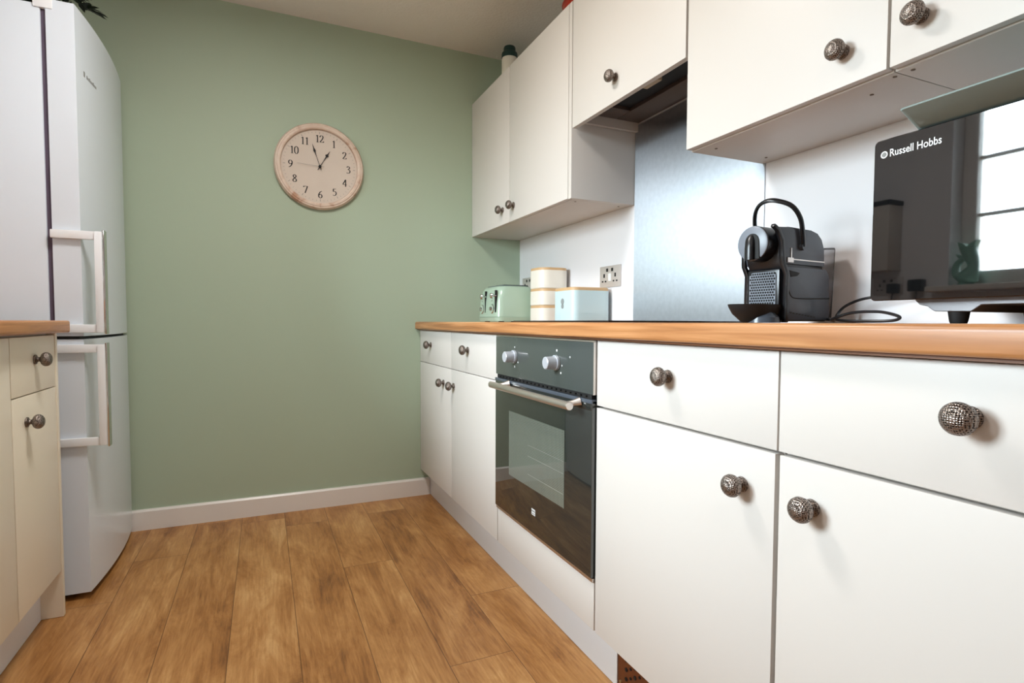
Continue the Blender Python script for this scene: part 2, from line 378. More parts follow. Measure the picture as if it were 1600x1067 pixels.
for (lx_, ly_, _e), lb in zip(FILLS, ('added round flush ceiling fill light over the kitchen floor in front of the oven', 'added round flush ceiling fill light behind the viewpoint')):
    t = thing('added_fill_fixture', lb, 'lamp', (lx_, ly_, CZ))  # unseen disc fixtures added to carry the fill lights
    obj('shade', MB().lathe([(0, 2.240), (0.205, 2.240), (0.217, 2.246), (0.220, 2.262), (0.210, 2.2828), (0, 2.2828)], 40, Matrix.Translation((lx_, ly_, 0))), M['whiteprint'], t)

# ---------------------------------------------------------------- knobs, shared mesh
def knob_mesh():
    mb = MB()
    prof = [(0, 0), (0.0125, 0), (0.0132, 0.0015), (0.0125, 0.004), (0.009, 0.0055), (0.0062, 0.008), (0.0058, 0.011), (0.0085, 0.0135), (0.0145, 0.016),
            (0.0178, 0.0195), (0.0192, 0.024), (0.0185, 0.0285), (0.016, 0.0325), (0.0118, 0.0358), (0.0062, 0.0378), (0, 0.0384)]
    mb.lathe(prof, 36, lathe_on((-1, 0, 0), Vector((0, 0, 0)))); return mb
KM = None
def knob(parent, pos, flip=False):
    global KM
    if KM is None:
        o = obj('knob', knob_mesh(), M['pewter'], parent, local=True); KM = o.data
    else:
        o = bpy.data.objects.new('knob', KM); COL.objects.link(o); o.parent = parent
    o.location = Vector(pos)-origin(parent)
    o.rotation_euler = (random.uniform(-0.5, 0.5) if False else 0, 0, PI if flip else 0)
    return o

# ---------------------------------------------------------------- right hand base units (fronts on x = 0)
G = 0.0017; DT = 0.018; ZB, ZS, ZT = 0.134, 0.690, 0.848
def slab(x0, x1, ya, yb, z0, z1, bev=0.0012):
    return MB().box(x0, x1, min(ya, yb)+G, max(ya, yb)-G, z0, z1, bev, 2)
t = thing('base_cabinet', 'white double base cabinet with two drawers, between green wall and oven', 'cabinet', (0.29, -0.52, 0.0))
obj('body', MB().box(0.0195, 0.555, -1.036, -0.002, 0.136, 0.849), M['carcass'], t)
for ya, yb, ky in ((-0.001, -0.52, -0.205), (-0.52, -1.038, -0.735)):
    d = obj('drawer', slab(0, DT, ya, yb, ZS+0.0015, ZT), M['cab'], t); knob(d, (0, ky, 0.781))
for ya, yb, ky in ((-0.001, -0.522, -0.412), (-0.522, -1.038, -0.556)):
    d = obj('door', slab(0, DT, ya, yb, ZB, ZS-0.0015), M['cab'], t); knob(d, (0, ky, 0.621))

t = thing('oven_housing', 'white housing panel beneath the built-in oven', 'cabinet', (0.29, -1.35, 0.0))
obj('body', MB().box(0.0195, 0.555, -1.658, -1.040, 0.136, 0.246), M['carcass'], t)
obj('front_panel', slab(0, DT, -1.040, -1.658, ZB, 0.254), M['cab'], t)

t = thing('base_cabinet', 'white base cabinet with drawer over door, right beside the oven', 'cabinet', (0.29, -1.92, 0.0))
obj('body', MB().box(0.0195, 0.555, -2.178, -1.662, 0.136, 0.849), M['carcass'], t)
d = obj('drawer', slab(0, DT, -1.660, -2.180, ZS+0.0015, ZT), M['cab'], t); knob(d, (0, -1.919, 0.785))
d = obj('door', slab(0, DT, -1.660, -2.1775, ZB, ZS-0.004), M['cab'], t); knob(d, (0, -2.111, 0.621))
t = thing('base_cabinet', 'white base cabinet with the largest knob, nearest the camera below the microwave', 'cabinet', (0.29, -2.44, 0.0))
obj('body', MB().box(0.0195, 0.555, -2.698, -2.182, 0.136, 0.849), M['carcass'], t)
d = obj('drawer', slab(0, DT, -2.180, -2.700, ZS+0.0015, ZT), M['cab'], t); knob(d, (0, -2.438, 0.785))
d = obj('door', slab(0, DT, -2.1825, -2.700, ZB, ZS-0.004), M['cab'], t); knob(d, (0, -2.242, 0.621))

o = obj('plinth', MB().box(0.047, 0.062, -1.690, -0.0, 0.001, 0.132), M['plinth']); tag(o, 'long white plinth board under the right-hand base cabinets', 'plinth')
# perforated bronze vent grille closing the plinth
t = thing('vent_grille', 'brown perforated metal vent grille set in the right-hand plinth', 'vent', (0.055, -1.80, 0.0))
obj('plate', MB().box(0.049, 0.056, -2.16, -1.691, 0.002, 0.131, 0.001), M['copper'], t)
mb = MB()
for i in range(12):
    for j in range(5):
        y = -1.726-0.034*i; z = 0.018+0.023*j
        mb.cyl((0.0475, y, z), (0.0495, y, z), 0.0048, 10)
        mb.cyl((0.0475, y-0.017, z+0.011), (0.0495, y-0.017, z+0.011), 0.0034, 10)
obj('perforation', mb, M['darkhole'], t)
many('screw', [MB().lathe([(0, 0), (0.004, 0), (0.0035, 0.002), (0, 0.0026)], 14, lathe_on((-1, 0, 0), Vector((0.049, -1.703, z)))) for z in (0.022, 0.112)], M['brass'], t)
o = obj('plinth', MB().box(0.047, 0.062, -2.698, -2.162, 0.001, 0.132), M['plinth']); tag(o, 'white plinth piece nearest the camera, past the bronze vent grille', 'plinth')

# worktop, right
def worktop_prof(xf, xb, z0, z1, sgn=1):
    r = 0.009; p = [(xb, z0), (xb, z1)]
    for i in range(7):
        a = PI/2+PI/2*i/6; p.append((xf+sgn*(r+r*math.cos(a)), z1-r+r*math.sin(a)))
    for i in range(7):
        a = PI+PI/2*i/6; p.append((xf+sgn*(0.006+0.006*math.cos(a)), z0+0.006+0.006*math.sin(a)))
    return p
t = thing('worktop', 'long wood-effect worktop over the right-hand white cabinets', 'worktop', (0.27, -1.35, 0.854))
obj('board', MB().prism(worktop_prof(-0.025, 0.557, 0.854, 0.891), 'y', -2.70, -0.001), M['worktop'], t)
obj('underside_shade_strip', MB().box(-0.014, 0.02, -2.699, -0.002, 0.8495, 0.854), M['worktop_shaded'], t)  # strip coloured as the shadow line beneath the worktop edge

# ---------------------------------------------------------------- oven
OY0, OY1 = -1.041, -1.658
t = thing('built_in_oven', 'built-in electric oven with smoked glass door and steel bar handle', 'oven', (0.28, -1.35, 0.256))
obj('body', MB().box(0.006, 0.54, OY1+0.004, OY0-0.004, 0.262, 0.846), M['mattblack'], t)
obj('control_panel', MB().box(-0.0080, 0.006, OY1+0.001, OY0-0.001, 0.716, 0.8425, 0.0015), M['panelglass'], t)
mb = MB().box(-0.0075, 0.005, OY1+0.0002, OY1+0.003, 0.716, 0.8427).box(-0.0060, 0.004, OY1+0.0002, OY0-0.0002, 0.843, 0.8475)
obj('panel_trim', mb, M['satin'], t)
mb = MB().box(-0.006, 0.005, OY1+0.01, OY0-0.01, 0.704, 0.716)
for i in range(22): mb.box(-0.0105, -0.006, OY1+0.03+i*0.026, OY1+0.045+i*0.026, 0.7085, 0.712)
obj('vent_slot', mb, M['mattblack'], t)
d = obj('door', MB().box(-0.0100, 0.006, OY1+0.001, OY0-0.001, 0.2665, 0.702, 0.002), M['ovenglass'], t)
obj('top_trim', MB().box(-0.0115, 0.005, OY1+0.001, OY0-0.001, 0.694, 0.7035, 0.001), M['charcoal'], d)
obj('window', MB().box(-0.0106, -0.0098, -1.522, -1.16, 0.398, 0.606), M['ovenscreen'], d)
mb = MB()
for z in (0.435, 0.49, 0.523): mb.box(-0.0109, -0.0105, -1.518, -1.30, z-0.0006, z+0.0006)
obj('shelf_rail', mb, M['greyprint'], d)
mb = MB(); mb.box(-0.0106, -0.0098, -1.352, -1.328, 0.322, 0.340)
b_ = obj('badge', mb, M['whiteprint'], d)
mb = MB()
for k in range(3): mb.box(-0.0109, -0.0105, -1.350+0.0075*k, -1.3445+0.0075*k, 0.3315, 0.3365)
mb.box(-0.0109, -0.0105, -1.349, -1.331, 0.325, 0.3275); obj('badge_print', mb, M['greyprint'], t)
# bar handle
mb = MB(); hx, hz = -0.052, 0.687
mb.lathe([(0, 0), (0.0095, 0), (0.0105, 0.001), (0.0105, 0.515), (0.0095, 0.516), (0, 0.516)], 28, lathe_on((0, 1, 0), Vector((hx, -1.622, hz))))
h_ = obj('handle', mb, M['satin'], t)
for y in (-1.590, -1.150):
    mb = MB().tube([(hx+0.004, y, hz), (-0.03, y-0.006, hz+0.003), (-0.0110, y-0.014, hz+0.008)], [(0.008, 0.006), (0.0075, 0.006), (0.012, 0.008)], 14)
    obj('handle_bracket', mb, M['satin'], h_)
obj('bottom_trim', MB().box(-0.0060, 0.005, OY1+0.001, OY0-0.001, 0.2555, 0.265, 0.001), M['satin'], t)
for y in (-1.197, -1.474):
    mb = MB()
    mb.lathe([(0, 0), (0.020, 0), (0.021, 0.002), (0.0205, 0.008)], 32, lathe_on((-1, 0, 0), Vector((-0.0080, y, 0.782))))
    kn = obj('control_knob', mb, M['silver'], t)
    mb = MB(); mb.lathe([(0.0175, 0.009), (0.0178, 0.012), (0.0168, 0.035), (0.0150, 0.0365), (0, 0.0368)], 32, lathe_on((-1, 0, 0), Vector((-0.0080, y, 0.782))))
    mb.lathe([(0.0, 0.006), (0.0172, 0.006), (0.0172, 0.0095), (0.0, 0.0095)], 24, lathe_on((-1, 0, 0), Vector((-0.0080, y, 0.782))))
    obj('knob_cap', mb, M['silver'], kn)
zc = 0.782
for y, zz, s in ((-1.197, zc+0.030, 0.0022), (-1.197, zc-0.031, 0.003), (-1.222, zc-0.016, 0.0022), (-1.474, zc+0.033, 0.003), (-1.503, zc-0.006, 0.002), (-1.497, zc-0.026, 0.0025)):
    obj('panel_marking', MB().box(-0.0086, -0.0079, y-s, y+s, zz-s, zz+s), M['whiteprint'], t)
mb = MB().box(-0.0086, -0.0079, -1.549, -1.542, 0.8005, 0.802).box(-0.0086, -0.0079, -1.5465, -1.5445, 0.798, 0.804)
obj('panel_marking', mb, M['whiteprint'], t)

# hob
t = thing('ceramic_hob', 'flat black ceramic hob on the worktop above the oven', 'hob', (0.30, -1.35, 0.891))
obj('glass_plate', MB().box(0.05, 0.535, -1.635, -1.055, 0.8912, 0.8958, 0.0015), M['hob'], t)
for x, y, r in ((0.17, -1.20, 0.075), (0.17, -1.48, 0.095), (0.40, -1.20, 0.095), (0.40, -1.48, 0.075)):
    mb = MB().lathe([(r, 0), (r+0.002, 0), (r+0.002, 0.0002), (r, 0.0002)], 40, Matrix.Translation((x, y, 0.8958)))
    obj('cooking_zone', mb, M['greyprint'], t)

# splashback
o = obj('splashback', MB().box(0.5545, 0.5588, -1.644, -1.043, 0.8915, 1.625), M['steel']); tag(o, 'brushed stainless steel splashback sheet behind the hob', 'splashback')

# ---------------------------------------------------------------- wall units
UX = 0.280; UZ0, UZ1 = 1.336, 2.022
def caps(parent, pts, z):
    for x, y in pts: obj('screw_cap', MB().cyl((x, y, z-0.0012), (x, y, z+0.0005), 0.0036, 12), M['screwcap'], parent)
t = thing('wall_cabinet', 'white double-door wall cabinet in the corner against the green wall', 'cabinet', (0.42, -0.51, UZ0))
obj('body', MB().box(UX+0.0195, 0.557, -1.0185, -0.002, UZ0, UZ1-0.003), M['carcass'], t)
obj('end_panel', MB().box(UX+0.001, 0.557, -1.040, -1.0195, UZ0-0.001, UZ1, 0.0008), M['cab'], t)
for ya, yb, ky in ((-0.001, -0.492, -0.418), (-0.492, -1.019, -0.540)):
    d = obj('door', slab(UX, UX+DT, ya, yb, UZ0+0.001, UZ1), M['cab'], t); knob(d, (UX, ky, 1.403))
caps(t, [(0.328, -0.990), (0.522, -0.985)], UZ0)

t = thing('wall_cabinet', 'short white bridging wall cabinet with one knob over the extractor hood', 'cabinet', (0.42, -1.34, 1.58))
mb = MB().box(UX+0.0195, 0.557, -1.631, -1.046, 1.76, UZ1-0.003).box(UX+0.0195, 0.557, -1.060, -1.046, 1.60, 1.76).box(UX+0.0195, 0.557, -1.631, -1.617, 1.60, 1.76)
obj('body', mb, M['carcass'], t)
d = obj('door', slab(UX, UX+DT, -1.046, -1.632, 1.578, UZ1), M['cab'], t); knob(d, (UX, -1.312, 1.652))
t = thing('extractor_hood', 'built-in extractor hood with dark filter in the cabinet above the hob', 'extractor hood', (0.42, -1.34, 1.60))
mb = MB()
mb.box(0.3005, 0.556, -1.615, -1.062, 1.660, 1.757)
mb.box(0.455, 0.5535, -1.614, -1.063, 1.630, 1.662, 0.003).box(0.303, 0.455, -1.150, -1.063, 1.630, 1.662, 0.003).box(0.303, 0.455, -1.614, -1.595, 1.630, 1.662, 0.003)
mb.box(0.303, 0.320, -1.595, -1.150, 1.630, 1.662, 0.003)
obj('housing', mb, M['hood'], t)
obj('filter', MB().box(0.320, 0.455, -1.595, -1.150, 1.642, 1.661), M['mattblack'], t)
mb = MB().box(0.3005, 0.332, -1.50, -1.30, 1.602, 1.636, 0.004).box(0.320, 0.342, -1.46, -1.39, 1.596, 1.632, 0.003)
obj('switch', mb, M['beige'], t)

for lab, ya, yb, ky, c in (('white single-door wall cabinet with knob, immediately right of the extractor opening', -1.637, -2.152, -2.068, [(0.333, -1.689), (0.512, -1.686), (0.318, -2.142), (0.359, -2.073)]),
                           ('white wall cabinet at the top right corner, nearest the camera above the microwave', -2.154, -2.670, -2.206, [(0.318, -2.173), (0.512, -2.20)])):
    t = thing('wall_cabinet', lab, 'cabinet', (0.42, (ya+yb)/2, UZ0))
    obj('body', MB().box(UX+0.0195, 0.557, yb, ya, UZ0, UZ1-0.003, 0.0006), M['carcass'], t)
    d = obj('door', slab(UX, UX+DT, ya, yb, UZ0+0.003, UZ1), M['cab'], t); knob(d, (UX, ky, 1.403))
    caps(t, c, UZ0)

# ---------------------------------------------------------------- left hand run
LX = -1.290
t = thing('base_cabinet', 'white narrow base cabinet, warm bounce put into its colour, with drawer over door, beside the fridge', 'cabinet', (-1.57, -0.90, 0.0))
obj('body', MB().box(-1.855, LX-0.0195, -1.059, -0.741, 0.136, 0.854), M['carcass'], t)
obj('end_panel', MB().box(-1.855, LX+0.0015, -0.7395, -0.7215, 0.001, 0.853, 0.0008), M['cream'], t)
d = obj('drawer', slab(LX-DT, LX, -0.740, -1.0605, 0.6985, 0.848), M['cream'], t); knob(d, (LX, -0.900, 0.786), True)
d = obj('door', slab(LX-DT, LX, -0.740, -1.0605, 0.143, 0.6955), M['cream'], t); knob(d, (LX, -0.972, 0.628), True)
t = thing('base_cabinet', 'white base cabinet at the left edge, warm bounce put into its colour, with a plain full-height door', 'cabinet', (-1.57, -1.36, 0.0))
obj('body', MB().box(-1.855, LX-0.0195, -1.659, -1.062, 0.136, 0.854), M['carcass'], t)
d = obj('door', slab(LX-DT, LX, -1.0615, -1.66, 0.143, 0.848), M['cream'], t); knob(d, (LX, -1.60, 0.70), True)
o = obj('plinth', MB().box(LX-0.068, LX-0.053, -1.66, -0.7400, 0.001, 0.135), M['plinth']); tag(o, 'white plinth board under the left-hand base cabinets', 'plinth')
t = thing('worktop', 'orange-brown wood-effect worktop end on the left beside the fridge', 'worktop', (-1.56, -1.2, 0.855))
mb = MB(); b = bmesh.new(); bmesh.ops.create_cube(b, size=1)
x0, x1, y0, y1, z0, z1 = -1.856, -1.255, -1.68, -0.7215, 0.855, 0.891
for v in b.verts: v.co = Vector(((x0+x1)/2+v.co.x*(x1-x0), (y0+y1)/2+v.co.y*(y1-y0), (z0+z1)/2+v.co.z*(z1-z0)))
bmesh.ops.bevel(b, geom=[e for e in b.edges if e.verts[0].co.x > -1.3 and e.verts[1].co.x > -1.3], offset=0.008, segments=4, affect='EDGES', profile=0.5)
mb._merge(b); obj('board', mb, M['worktop'], t)

# ---------------------------------------------------------------- fridge freezer
FX0, FX1 = -1.315, -1.244; FYn, FYf = -0.637, -0.022
t = thing('fridge_freezer', 'tall white fridge freezer with bowed doors and loop handles', 'fridge', (-1.58, -0.33, 0.0))
obj('body', MB().box(-1.852, -1.3288, FYn+0.002, FYf-0.002, 0.025, 1.845, 0.004), M['fridge'], t)
for x in (-1.80, -1.38):
    for y in (-0.58, -0.08): obj('foot', MB().cyl((x, y, 0), (x, y, 0.03), 0.018, 16), M['mattblack'], t)
obj('kick_plate', MB().box(-1.3285, -1.30, FYn+0.02, FYf-0.02, 0.012, 0.026), M['mattblack'], t)
def fdoor(name, z0, z1):
    n = 14; pts = [(FX0, FYn), (FX0, FYf)]
    for i in range(n+1):
        s = i/n; y = FYf+(FYn-FYf)*s; pts.append((FX1+0.017*(1-(2*s-1)**2), y))
    mb = MB(); mb.prism(pts, 'z', z0, z1, 0.0)
    d = obj(name, mb, M['fridge'], t, angle=25)
    g = MB().box(FX0-0.0135, FX0, FYn+0.009, FYf-0.008, z0+0.008, z1-0.008); obj('gasket', g, M['gasket'], d)
    return d
du = fdoor('door', 0.842, 1.862); dl = fdoor('door', 0.022, 0.832)
obj('seam_shadow_strip', MB().box(FX0, FX1-0.012, FYn+0.006, FYf-0.006, 0.8325, 0.8415), M['mattblack'], t)
for d, za, zb in ((du, 0.866, 1.157), (dl, 0.508, 0.803)):
    mb = MB()
    for z, hh in ((za, 0.0), (zb, 0.0)):
        mb.box(-1.318, -1.186, FYn-0.014, FYn-0.0002, z-0.013, z+0.013, 0.003)
    mb.box(-1.207, -1.186, FYn-0.020, FYn+0.012, za-0.013, zb+0.013, 0.004)
    h_ = obj('handle', mb, M['fridge_white'], d)
    obj('grip_trim', MB().box(-1.1865, -1.180, FYn-0.018, FYn+0.014, za-0.018, zb+0.018, 0.0025), M['chrome'], h_)
obj('hinge_cover', MB().box(-1.345, -1.297, FYn-0.003, FYn+0.05, 1.833, 1.880, 0.003), M['fridge_white'], t)
mb = MB().box(FX1+0.0045, FX1+0.0068, -0.578, -0.562, 1.668, 1.684)
mb2 = MB(); xx = lambda y: FX1+0.017*(1-(2*((FYf-y)/(FYf-FYn))-1)**2)
for i in range(8):
    y = -0.550+0.0115*i; mb2.box(xx(y)-0.001, xx(y)+0.0006, y-0.0038, y+0.0038, 1.669, 1.669+(0.011 if i in (0, 2, 5) else 0.008))
lg = obj('logo_mark', mb, M['greyprint'], du); obj('logo_lettering', mb2, M['greyprint'], du)

# plant on the fridge
t = thing('potted_plant', 'dark leafy trailing plant in a pot on top of the fridge', 'plant', (-1.50, -0.34, 1.845))
mb = MB().lathe([(0, 0), (0.055, 0), (0.075, 0.10), (0.078, 0.105), (0.070, 0.105), (0.066, 0.09), (0, 0.09)], 28, Matrix.Translation((-1.50, -0.34, 1.8455))); obj('pot', mb, M['pot'], t)
rnd = random.Random(5); stems = MB(); leaves = MB()
def leaf(mb, p, d, L, wd):
    d = d.normalized(); s = d.cross(Vector((0, 0, 1)));
    if s.length < 0.1: s = Vector((1, 0, 0))
    s.normalize(); u = s.cross(d); c = []
    pr = [(0, 0.0), (0.2, 0.7), (0.45, 1.0), (0.75, 0.6), (1.0, 0.0)]
    mid_ = [mb.bm.verts.new(p+d*L*a-u*0.25*L*a*a) for a, _ in pr]
    lf = [mb.bm.verts.new(p+d*L*a+s*wd*b+u*(0.12*wd-0.25*L*a*a)) for a, b in pr[1:-1]]
    rg = [mb.bm.verts.new(p+d*L*a-s*wd*b+u*(0.12*wd-0.25*L*a*a)) for a, b in pr[1:-1]]
    for side in (lf, rg):
        ch = [mid_[0]]+side+[mid_[-1]]
        for i in range(4):
            vs = [mid_[i], mid_[i+1], ch[i+1], ch[i]]; vs2 = []
            for v in vs:
                if v not in vs2: vs2.append(v)
            if len(vs2) > 2: mb.bm.faces.new(vs2)
for i in range(16):
    a = rnd.uniform(-0.9, 1.0) if i < 11 else rnd.uniform(1, 5)
    L = rnd.uniform(0.13, 0.27)
    p0 = Vector((-1.50, -0.34, 1.935)); p1 = p0+Vector((math.cos(a)*L*0.5, math.sin(a)*L*0.5, rnd.uniform(0.05, 0.12))); p2 = p0+Vector((math.cos(a)*L, math.sin(a)*L, rnd.uniform(-0.02, 0.08)))
    path = spline([p0, p1, p2], 5); stems.tube(path, 0.0022, 6)
    for q in path[2:]:
        for k in range(3):
            dd = Vector((math.cos(a)+rnd.uniform(-0.9, 0.9), math.sin(a)+rnd.uniform(-0.9, 0.9), rnd.uniform(-0.5, 0.4))); leaf(leaves, q, dd, rnd.uniform(0.035, 0.06), rnd.uniform(0.008, 0.013))
obj('stem', stems, M['leaf'], t); obj('foliage', leaves, M['leaf'], t)

# ---------------------------------------------------------------- clock
cc = Vector((-0.477, 0.0, 1.612))
t = thing('wall_clock', 'round whitewashed wooden clock hanging on the green wall', 'clock', (cc.x, 0.0, cc.z))
mt = lathe_on((0, -1, 0), cc)
obj('frame', MB().lathe([(0.0, 0.001), (0.190, 0.001), (0.199, 0.006), (0.199, 0.016), (0.192, 0.027), (0.187, 0.0275), (0.184, 0.031), (0.176, 0.032), (0.171, 0.028), (0.169, 0.012), (0.0, 0.012)], 72, mt), M['clockwood'], t)
obj('dial', MB().lathe([(0, 0.0122), (0.1685, 0.0122), (0.1685, 0.0138), (0, 0.0138)], 64, mt), M['clockface'], t)
def ribbon(mb, path, wide, thin, plane):
    """stroke of varying width like a broad pen: vertical strokes thick, horizontal thin"""
    n = len(path); L = []; R = []
    for i, p in enumerate(path):
        d = Vector(path[min(i+1, n-1)])-Vector(path[max(i-1, 0)]); d.normalize()
        wv = thin+(wide-thin)*abs(d.y)**1.3
        if n > 3 and i in (0, n-1): wv *= 0.6
        s = Vector((-d.y, d.x))*wv/2; L.append(Vector(p)+s); R.append(Vector(p)-s)
    for i in range(n-1):
        mb.poly([plane(q) for q in (L[i], L[i+1], R[i+1], R[i])])
def sm(pts): return [Vector((p.x, p.y)) for p in spline([(a, b, 0) for a, b in pts], 6)]
GL = {
 '0': [sm([(0.3, 1), (0.12, 0.85), (0.07, 0.5), (0.12, 0.15), (0.3, 0), (0.48, 0.15), (0.53, 0.5), (0.48, 0.85), (0.3, 1)])],
 '1': [[(0.3, 1), (0.3, 0)], [(0.14, 0.02), (0.46, 0.02)], [(0.3, 0.98), (0.13, 0.86)]],
 '2': [sm([(0.07, 0.74), (0.13, 0.93), (0.3, 0.99), (0.46, 0.9), (0.47, 0.7), (0.33, 0.42), (0.06, 0.05)]), [(0.05, 0.06), (0.52, 0.06)], [(0.52, 0.06), (0.56, 0.2)]],
 '3': [sm([(0.1, 0.82), (0.2, 0.96), (0.35, 0.97), (0.46, 0.84), (0.42, 0.66), (0.22, 0.54)]), sm([(0.22, 0.54), (0.45, 0.46), (0.53, 0.27), (0.42, 0.07), (0.2, 0.01), (0.06, 0.1)])],
 '4': [[(0.42, 1), (0.42, 0)], [(0.42, 1), (0.03, 0.3)], [(0.03, 0.28), (0.6, 0.28)]],
 '5': [[(0.15, 0.95), (0.52, 0.95)], [(0.16, 0.97), (0.12, 0.56)], sm([(0.12, 0.56), (0.36, 0.6), (0.52, 0.4), (0.46, 0.13), (0.27, 0.01), (0.06, 0.08)])],
 '6': [sm([(0.52, 0.98), (0.28, 0.83), (0.1, 0.5), (0.11, 0.16), (0.3, 0.01), (0.49, 0.14), (0.5, 0.4), (0.33, 0.55), (0.13, 0.42)])],
 '7': [[(0.06, 0.94), (0.55, 0.94)], [(0.55, 0.96), (0.22, 0)], [(0.06, 0.97), (0.05, 0.8)]],
 '8': [sm([(0.3, 0.99), (0.13, 0.86), (0.15, 0.68), (0.32, 0.52), (0.5, 0.32), (0.48, 0.1), (0.3, 0.01), (0.11, 0.1), (0.1, 0.3), (0.28, 0.5), (0.45, 0.68), (0.46, 0.86), (0.3, 0.99)])],
 '9': [sm([(0.08, 0.02), (0.32, 0.17), (0.5, 0.5), (0.49, 0.84), (0.3, 0.99), (0.11, 0.86), (0.1, 0.6), (0.27, 0.45), (0.47, 0.58)])]}
H = 0.033
for h in range(1, 13):
    mb = MB(); a = math.radians(30*h); cx_, cz_ = 0.128*math.sin(a), 0.128*math.cos(a); s_ = str(h); wtot = 0.62*H*len(s_)*0.92
    for i, ch in enumerate(s_):
        ox = cx_-wtot/2+i*0.6*H*0.92; oz = cz_-H/2
        for st in GL[ch]:
            ribbon(mb, [Vector((p[0]*H, p[1]*H)) for p in st], 0.0048, 0.0018, lambda q: (cc.x+ox+q.x, -0.0143, cc.z+oz+q.y))
    obj('numeral', mb, M['mattblack'], t)

mb = MB()
for m_ in range(60):
    a = math.radians(6*m_); r0, r1, hw = (0.150, 0.160, 0.0009) if m_ % 5 == 0 else (0.154, 0.160, 0.0005)
    d = Vector((math.sin(a), math.cos(a))); s = Vector((d.y, -d.x))*hw
    mb.poly([(cc.x+q.x, -0.0143, cc.z+q.y) for q in (d*r0+s, d*r1+s, d*r1-s, d*r0-s)])
obj('minute_mark', mb, M['greyprint'], t)
def hand(name, ang, L, spade, w0, yy, mat):
    a = math.radians(ang); d = Vector((math.sin(a), 0, math.cos(a))); s = Vector((d.z, 0, -d.x)); mb = MB()
    prof = [(-0.018, w0), (0.6*L-0.02, w0*0.8)]+([(0.62*L, 0.0022), (0.70*L, spade), (0.80*L, 0.0022), (L, 0.0004)] if spade else [(L, w0*0.5)])
    top = [cc+Vector((0, yy, 0))+d*r+s*w_ for r, w_ in prof]+[cc+Vector((0, yy, 0))+d*r-s*w_ for r, w_ in prof[::-1]]
    b = mb.bm; A = [b.verts.new(p) for p in top]; B = [b.verts.new(p+Vector((0, 0.001, 0))) for p in top]; n = len(A)
    b.faces.new(A); b.faces.new(B[::-1])
    for i in range(n): b.faces.new((A[i], B[i], B[(i+1) % n], A[(i+1) % n]))
    obj(name, mb, mat, t)
hand('hour_hand', 31, 0.088, 0.0085, 0.0014, -0.018, M['mattblack'])
hand('minute_hand', -18, 0.106, 0.0055, 0.0012, -0.0205, M['mattblack'])
hand('second_hand', 273, 0.100, 0, 0.0006, -0.0225, M['greyprint'])
obj('centre_cap', MB().lathe([(0, 0.0138), (0.0065, 0.0138), (0.0065, 0.024), (0.004, 0.026), (0, 0.0262)], 20, mt), M['mattblack'], t)

# ---------------------------------------------------------------- sockets
def socket(label, yc, zc, ww, hh, usb, X=RX, sgn=-1):
    t = thing('wall_socket', label, 'socket', (X, yc, zc-hh/2))
    a, b = (X-0.0065, X-0.0003) if sgn < 0 else (X+0.0003, X+0.0065)
    obj('face_plate', MB().box(a, b, yc-ww/2, yc+ww/2, zc-hh/2, zc+hh/2, 0.0015), M['plate'], t)
    f0, f1 = (X-0.0082, X-0.006) if sgn < 0 else (X+0.006, X+0.0082)
    for s in (-1, 1):
        y = yc+s*ww*0.27; k = hh/0.086
        mb = MB().box(f0, f1, y-0.004*k, y+0.004*k, zc+0.006*k-0.009*k, zc+0.012*k)
        mb.box(f0, f1, y-0.015*k, y-0.007*k, zc-0.022*k, zc-0.016*k).box(f0, f1, y+0.007*k, y+0.015*k, zc-0.022*k, zc-0.016*k)
        obj('outlet', mb, M['darkhole'], t)
        obj('rocker_switch', MB().box(f0, f1, yc+s*0.018*k-0.006*k, yc+s*0.018*k+0.006*k, zc+0.020*k, zc+0.033*k), M['black'], t)
    if usb: obj('usb_insert', MB().box(f0+0.0006, f1, yc-0.010, yc+0.010, zc-0.018, zc+0.012), M['whiteprint'], t)
    return t
socket('satin steel double socket on the right wall behind the pale blue bin', -0.885, 1.077, 0.146, 0.086, True)
socket('satin steel socket on the right wall behind the sage green toaster', -0.122, 1.083, 0.146, 0.086, False)

# ---------------------------------------------------------------- toaster
WZ = 0.891
t = thing('toaster', 'sage green four-slice toaster with chrome dials in the corner', 'toaster', (0.36, -0.29, WZ))
def loft(sections, n=None):
    """sections: list of (z, [(x,y)...])"""
    mb = MB(); b = mb.bm; R = [[b.verts.new((x, y, z)) for x, y in s] for z, s in sections]; m_ = len(R[0])
    for A, B in zip(R, R[1:]):
        for i in range(m_): b.faces.new((A[i], A[(i+1) % m_], B[(i+1) % m_], B[i]))
    b.faces.new(R[0][::-1]); b.faces.new(R[-1]); bmesh.ops.recalc_face_normals(b, faces=b.faces[:]); return mb
tx0, tx1, ty0, ty1 = 0.252, 0.475, -0.415, -0.155
def tsec(z, i, r): return (z, rrect(tx0+i, tx1-i, ty0+i*0.8, ty1-i*0.8, r, 6))
obj('base', loft([tsec(WZ+0.004, 0.004, 0.03), tsec(WZ+0.022, 0.0, 0.034), tsec(WZ+0.024, 0.003, 0.034)]), M['toaster'], t)
body = obj('body', loft([tsec(WZ+0.0245, 0.002, 0.034), tsec(WZ+0.10, 0.006, 0.036), tsec(WZ+0.145, 0.013, 0.04), tsec(WZ+0.163, 0.022, 0.042), tsec(WZ+0.170, 0.034, 0.04)]), M['toaster'], t, angle=50)
obj('top_plate', loft([tsec(WZ+0.1702, 0.036, 0.03), tsec(WZ+0.1735, 0.038, 0.03)]), M['charcoal'], t)
for y in (-0.375, -0.32, -0.25, -0.195): obj('bread_slot', MB().box(tx0+0.05, tx1-0.05, y-0.011, y+0.011, WZ+0.1736, WZ+0.1745), M['mattblack'], t)
